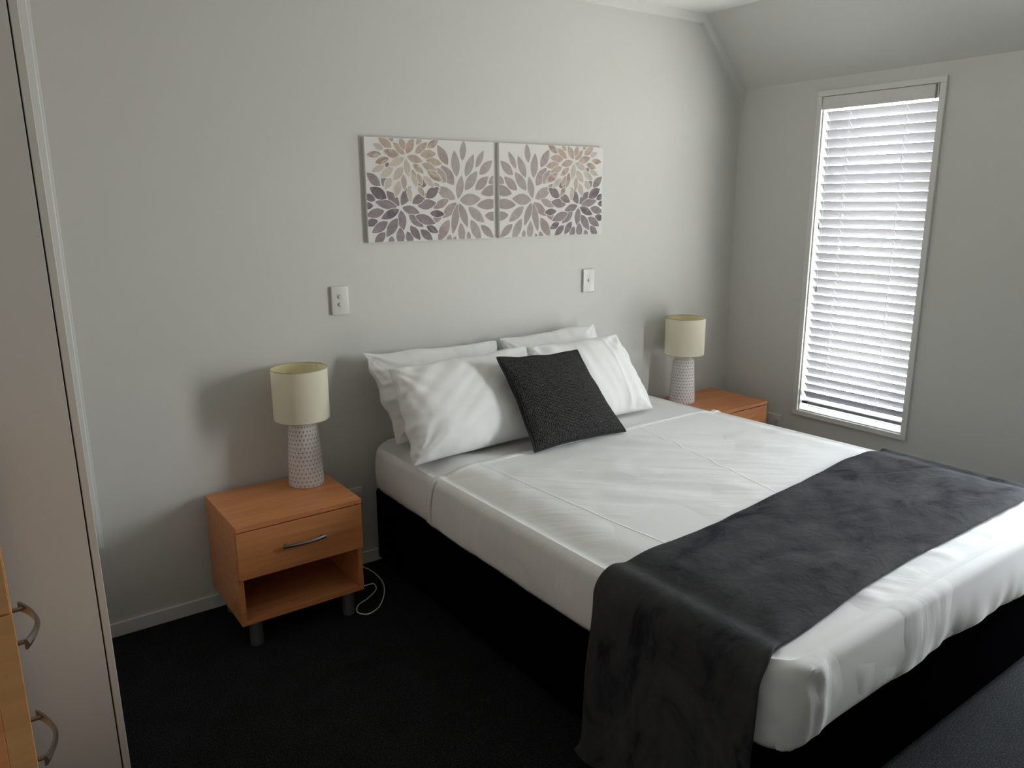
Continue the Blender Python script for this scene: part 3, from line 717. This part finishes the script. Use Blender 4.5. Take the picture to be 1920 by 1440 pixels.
# ---------------------------------------------------------------- throw
def throw_mesh():
    bm = bmesh.new()
    lift = 0.016
    prof = []                                     # (x, z, kind)
    zl, zr = 0.035, 0.16
    n = 44
    for i in range(n): 
        t = i/(n-1); z = zl+(0.515-zl)*t; prof.append((1.955-0.030*(1-t)**1.5, z, 1-t))
    for i in range(1, 9):
        a = i/9*math.pi/2; prof.append((2.030-0.075*math.cos(a), 0.515+0.070*math.sin(a), 0))
    m_ = 96
    for i in range(m_+1): x = 2.030+(3.585-2.030)*i/m_; prof.append((x, None, 0))
    for i in range(1, 9):
        a = i/9*math.pi/2; prof.append((3.600+0.062*math.sin(a), 0.520+0.062*math.cos(a), 0))
    for i in range(1, 30): prof.append((3.664+0.012*i/30, 0.515-(0.515-zr)*i/30, -i/30))
    ny = 56; rows = []
    for (x, z, hang) in prof:
        yb_ = -1.524 + 0.112*sm((x-2.25)/1.35) - 0.012*abs(hang)
        yf_ = -1.994 - 0.042*sm((2.75-x)/.75) - 0.030*sm((2.07-x)/.1)
        row = []
        for j in range(ny+1):
            s = j/ny; y = yb_+(yf_-yb_)*s
            if hang > 0:    # rounded lower corners, slight flare
                q = hang
                c = max(0, q-0.86)/0.14
                y += c*c*0.03*(1-2*s)
            xx = x
            if z is None:
                zz = top_h(min(max(x, BXL+.0), BXR), y)+lift + 0.007*nz(x, y, 0, 3.5) + 0.0035*nz(x+7, y*1.6, 0, 11)
                e = min(s, 1-s)*0.56
                zz -= 0.006*(1-sm(e/0.02))
                if x < 2.08: zz = 0.585+ (zz-0.585)*sm((x-2.03)/.05)
            else:
                zz = z
                if hang:
                    a = abs(hang); f = math.sin(s*17+0.8*math.sin(a*3))*0.010*a + 0.012*a*noise.noise(Vector((s*5, a*1.5, 3)))
                    xx += (-1 if hang > 0 else 1)*(abs(f)*1.1)
                    zz += 0.02*a*noise.noise(Vector((s*2.5, 9, 1))) if a > .5 else 0
                    xx += -0.014*max(0, 1-s*4)*sm(a*2) if hang > 0 else 0
            row.append(bm.verts.new((xx, y, zz)))
        rows.append(row)
    for i in range(len(rows)-1):
        for j in range(ny): bm.faces.new((rows[i][j], rows[i][j+1], rows[i+1][j+1], rows[i+1][j]))
    bmesh.ops.recalc_face_normals(bm, faces=bm.faces)
    return bm
th = link('throw_blanket', throw_mesh(), M['throw'], smooth=True)
md = th.modifiers.new('solid', 'SOLIDIFY'); md.thickness = 0.009; md.offset = 0
md = th.modifiers.new('round', 'SUBSURF'); md.levels = 1; md.render_levels = 1
tag(th, 'dark grey plush throw blanket laid across the foot of the bed', 'blanket')

# ---------------------------------------------------------------- pillows
def pillow_mesh(BL, BR, TR, TL, thick, seed, pinch=0.05, n=60, wr=0.010, seam=None, zmin=None, ymax=-0.004, p=2.6, a_=0.55, sag=0.0, back=1.0, lip=0.0):
    BL, BR, TR, TL = map(Vector, (BL, BR, TR, TL))
    Nn = (BR-BL).cross(TL-BL).normalized()
    if Nn.y > 0: Nn = -Nn
    bm = bmesh.new(); uvl = bm.loops.layers.uv.verify()
    grids = []
    W = (BR-BL).length; H = (TL-BL).length
    for side in (1, -1):
        g = []
        for j in range(n+1):
            row = []
            for i in range(n+1):
                u, v = i/n, j/n
                if side == -1 and (i in (0, n) or j in (0, n)): row.append(grids[0][j][i]); continue
                uu, vv = 2*u-1, 2*v-1
                # concave edges between pointed corners
                uc = u + (-1 if uu > 0 else 1)*pinch*(abs(uu)**3)*(1-vv*vv)*(1+0.25*noise.noise(Vector((v*3, seed, 1))))
                vc = v + (-1 if vv > 0 else 1)*pinch*1.1*(abs(vv)**3)*(1-uu*uu)*(1+0.35*noise.noise(Vector((u*3.5, seed, 5))))
                vc += 0.045*wr/0.010*noise.noise(Vector((u*4.2, seed*2, 3)))*(max(0, vv)**3)*(1-abs(uu)**6)*0.6
                uc += 0.020*wr/0.010*noise.noise(Vector((v*6, seed*2, 8)))*(abs(uu)**4)*(1-abs(vv)**6)
                q = BL*(1-uc)*(1-vc)+BR*uc*(1-vc)+TR*uc*vc+TL*(1-uc)*vc
                pr = (max(0, 1-abs(uu)**p)*max(0, 1-abs(vv)**p))**a_
                pr *= 1 + 0.12*noise.noise(Vector((u*2.2, v*2.2, seed))) - 0.10*(vv) 
                d = pr*thick*(1 if side == 1 else back)
                # gathers running in from the edges
                eu = min(u, 1-u); ev = min(v, 1-v)
                gat = math.exp(-eu*9)*noise.noise(Vector((v*15, seed*3.1, eu*3)))*wr*1.1*min(1, eu*22) + math.exp(-ev*10)*noise.noise(Vector((u*17, seed*5.7, ev*3)))*wr*0.8*min(1, ev*22)
                ang = seed*1.3; lon = (u*W*math.cos(ang)+v*H*math.sin(ang)); cro = (-u*W*math.sin(ang)+v*H*math.cos(ang))
                fold = noise.noise(Vector((lon*4, cro*22, seed)))*wr*0.45*min(1, eu*12)*min(1, ev*12)
                cor = 0
                for cu_, cv_ in ((0, 0), (1, 0), (1, 1), (0, 1)):
                    du_, dv_ = (u-cu_)*W, (v-cv_)*H; ds = math.hypot(du_, dv_)
                    cor += math.exp(-ds/0.11)*min(1, ds/0.05)*noise.noise(Vector((math.atan2(abs(dv_), abs(du_)+1e-6)*4.5, seed+cu_*3+cv_*7, ds*3)))*wr*1.8
                fold += cor
                if seam is not None and side == 1: fold += 0.006*math.exp(-((u-seam-0.03*math.sin(v*2.5))/0.012)**2)*min(1, ev*10)
                q = q + Nn*side*(d+gat+fold)
                q.z -= sag*(1-vv*vv)*0.5
                if zmin is not None and q.z < zmin: q.z = zmin + (q.z-zmin)*0.04; 
                if q.y > ymax: q.y = ymax + (q.y-ymax)*0.02
                row.append(bm.verts.new(q))
            g.append(row)
        grids.append(g)
    for s, g in enumerate(grids):
        for j in range(n):
            for i in range(n):
                vs = (g[j][i], g[j][i+1], g[j+1][i+1], g[j+1][i]); 
                f = bm.faces.new(vs if s == 0 else tuple(reversed(vs)))
                uvs = ((i/n, j/n), ((i+1)/n, j/n), ((i+1)/n, (j+1)/n), (i/n, (j+1)/n))
                if s: uvs = tuple(reversed(uvs))
                for lp, q in zip(f.loops, uvs): lp[uvl].uv = q
    bmesh.ops.recalc_face_normals(bm, faces=bm.faces)
    return bm, grids
ZP = 0.590
def pillow(label, *a, **k):
    bm, g = pillow_mesh(*a, **k)
    # hem line of the pillowcase: a raised cord round the open end
    ob = link('pillow', bm, M['pillow'], smooth=True); s = ob.modifiers.new('soft', 'SUBSURF'); s.levels = 1; s.render_levels = 1
    return tag(ob, label, 'pillow', 'white pillows propped against the wall')
pillow('white pillow against the wall at left, mostly behind the front left pillow', (2.035, -0.215, ZP), (2.63, -0.215, ZP), (2.64, -0.075, 0.945), (1.965, -0.080, 0.968), 0.068, 1.7, zmin=ZP, pinch=0.012, wr=0.014)
pillow('white pillow against the wall at right, behind the cushion and front right pillow', (2.66, -0.205, ZP), (3.27, -0.205, ZP), (3.235, -0.075, 0.965), (2.645, -0.085, 0.955), 0.066, 4.3, zmin=ZP, pinch=0.01, wr=0.014)
pillow('plump white pillow in front at left, nearest the left bedside table', (1.965, -0.490, ZP), (2.655, -0.455, ZP), (2.665, -0.265, 0.945), (1.975, -0.285, 0.935), 0.092, 2.9, zmin=ZP, pinch=0.012, wr=0.014, p=2.9)
pillow('white pillow in front at right, partly behind the dark cushion', (2.675, -0.440, ZP), (3.305, -0.440, ZP), (3.225, -0.250, 0.940), (2.675, -0.250, 0.935), 0.080, 6.1, zmin=ZP, pinch=0.012, wr=0.012, seam=0.72)
# dark cushion
cb = [(2.435, -0.632, ZP+.003), (2.925, -0.640, ZP+.003), (2.825, -0.425, 0.930), (2.395, -0.430, 0.950)]
bm, g = pillow_mesh(*cb, 0.055, 8.8, pinch=0.025, wr=0.006, zmin=ZP, p=2.4, a_=0.55)
edge = [g[0][0][i].co.copy() for i in range(61)] + [g[0][j][60].co.copy() for j in range(1, 61)] + [g[0][60][i].co.copy() for i in range(59, -1, -1)] + [g[0][j][0].co.copy() for j in range(59, 0, -1)]
cu = link('cushion', bm, M['woven'], smooth=True); s = cu.modifiers.new('soft', 'SUBSURF'); s.levels = 1; s.render_levels = 1
tag(cu, 'square charcoal woven cushion leaning on the white pillows', 'cushion')
bm = bmesh.new(); tube(bm, edge+[edge[0]], 0.0042, 8, cap=False); link('piping', bm, M['piping'], cu, True)

# ---------------------------------------------------------------- wardrobe and chest of drawers (left)
WYN, WXF = -0.900, 0.8537
wd = thing('wardrobe', 'tall white wardrobe standing in the left corner of the room', 'wardrobe', (0.53, -0.45, 0))
wo = Vector((0.53, -0.45, 0))
def wp(name, bm, mm, smooth=False, parent=wd, off=wo):
    bmesh.ops.translate(bm, verts=bm.verts, vec=-off); return link(name, bm, mm, parent, smooth)
wp('carcass', B(XL+.022, 0.8328, WYN, -0.014, 0.0, 2.46, bev=0.001), M['melamine'])
wp('gap_shade_strip', B(0.8328, 0.8365, WYN+.004, -0.03, 0.02, 2.45), M['dark'])  # dark filler standing in for the shaded gap between carcass and doors
d = wp('door', B(0.8362, WXF, WYN, -0.466, 0.012, 2.455, bev=0.0015), M['melamine_edge'])
d2 = wp('door', B(0.8362, WXF, -0.462, -0.03, 0.012, 2.455, bev=0.0015), M['melamine_edge'])
for dd_, yy in ((d, -0.50), (d2, -0.43)):
    h = link('handle', handle_bm(0.16), M['steel'], dd_, True); h.matrix_world = Matrix(); h.rotation_euler = (0, math.pi/2, math.pi/2); h.location = Vector((WXF, yy, 1.05))-wo

wd.rotation_euler = (0, -0.0068, 0); wd.location.x += 0.0012
cx0, cxf, cy0, cy1, ctop = XL+.002, 0.6480, -1.600, -0.960, 1.105
ch = thing('chest_of_drawers', 'orange-brown wooden chest of drawers at the far left edge, bowed metal handles', 'chest of drawers', (0.42, -1.28, 0))
co = Vector((0.42, -1.28, 0))
def cpart(name, bm, mm, smooth=False, parent=ch): return wp(name, bm, mm, smooth, parent, co)
cpart('top', B(cx0, cxf, cy0, cy1, ctop-.02, ctop, bev=0.001), M['wood'])
cpart('carcass', B(cx0, 0.613, cy0, cy1, 0.04, ctop-.02, bev=0.001), M['wood'])
cpart('plinth', B(cx0, 0.58, cy0+.02, cy1-.02, 0.0, 0.04), M['wood'])
for z0_, z1_, xf_ in ((0.939, ctop-.023, 0.6485), (0.634, 0.936, 0.6505), (0.324, 0.631, 0.6505), (0.045, 0.321, 0.6505)):
    if z0_ == 0.939: cpart('top_rail', B(0.613, xf_, cy0, cy1, z0_, z1_, bev=0.0012), M['wood_edge']); continue
    d = cpart('drawer', B(0.613, xf_, cy0, cy1, z0_, z1_, bev=0.0012), M['wood_edge'])
    zh = {0.634: 0.762, 0.324: 0.507, 0.045: 0.20}[z0_]
    h = link('handle', handle_bm(0.175, 0.014, 0.024, 1.35), M['steel'], d, True); h.rotation_euler = (0, 0, math.pi/2); h.location = Vector((xf_, -1.283, zh))-co
    h['label'] = 'bowed brushed metal handle'
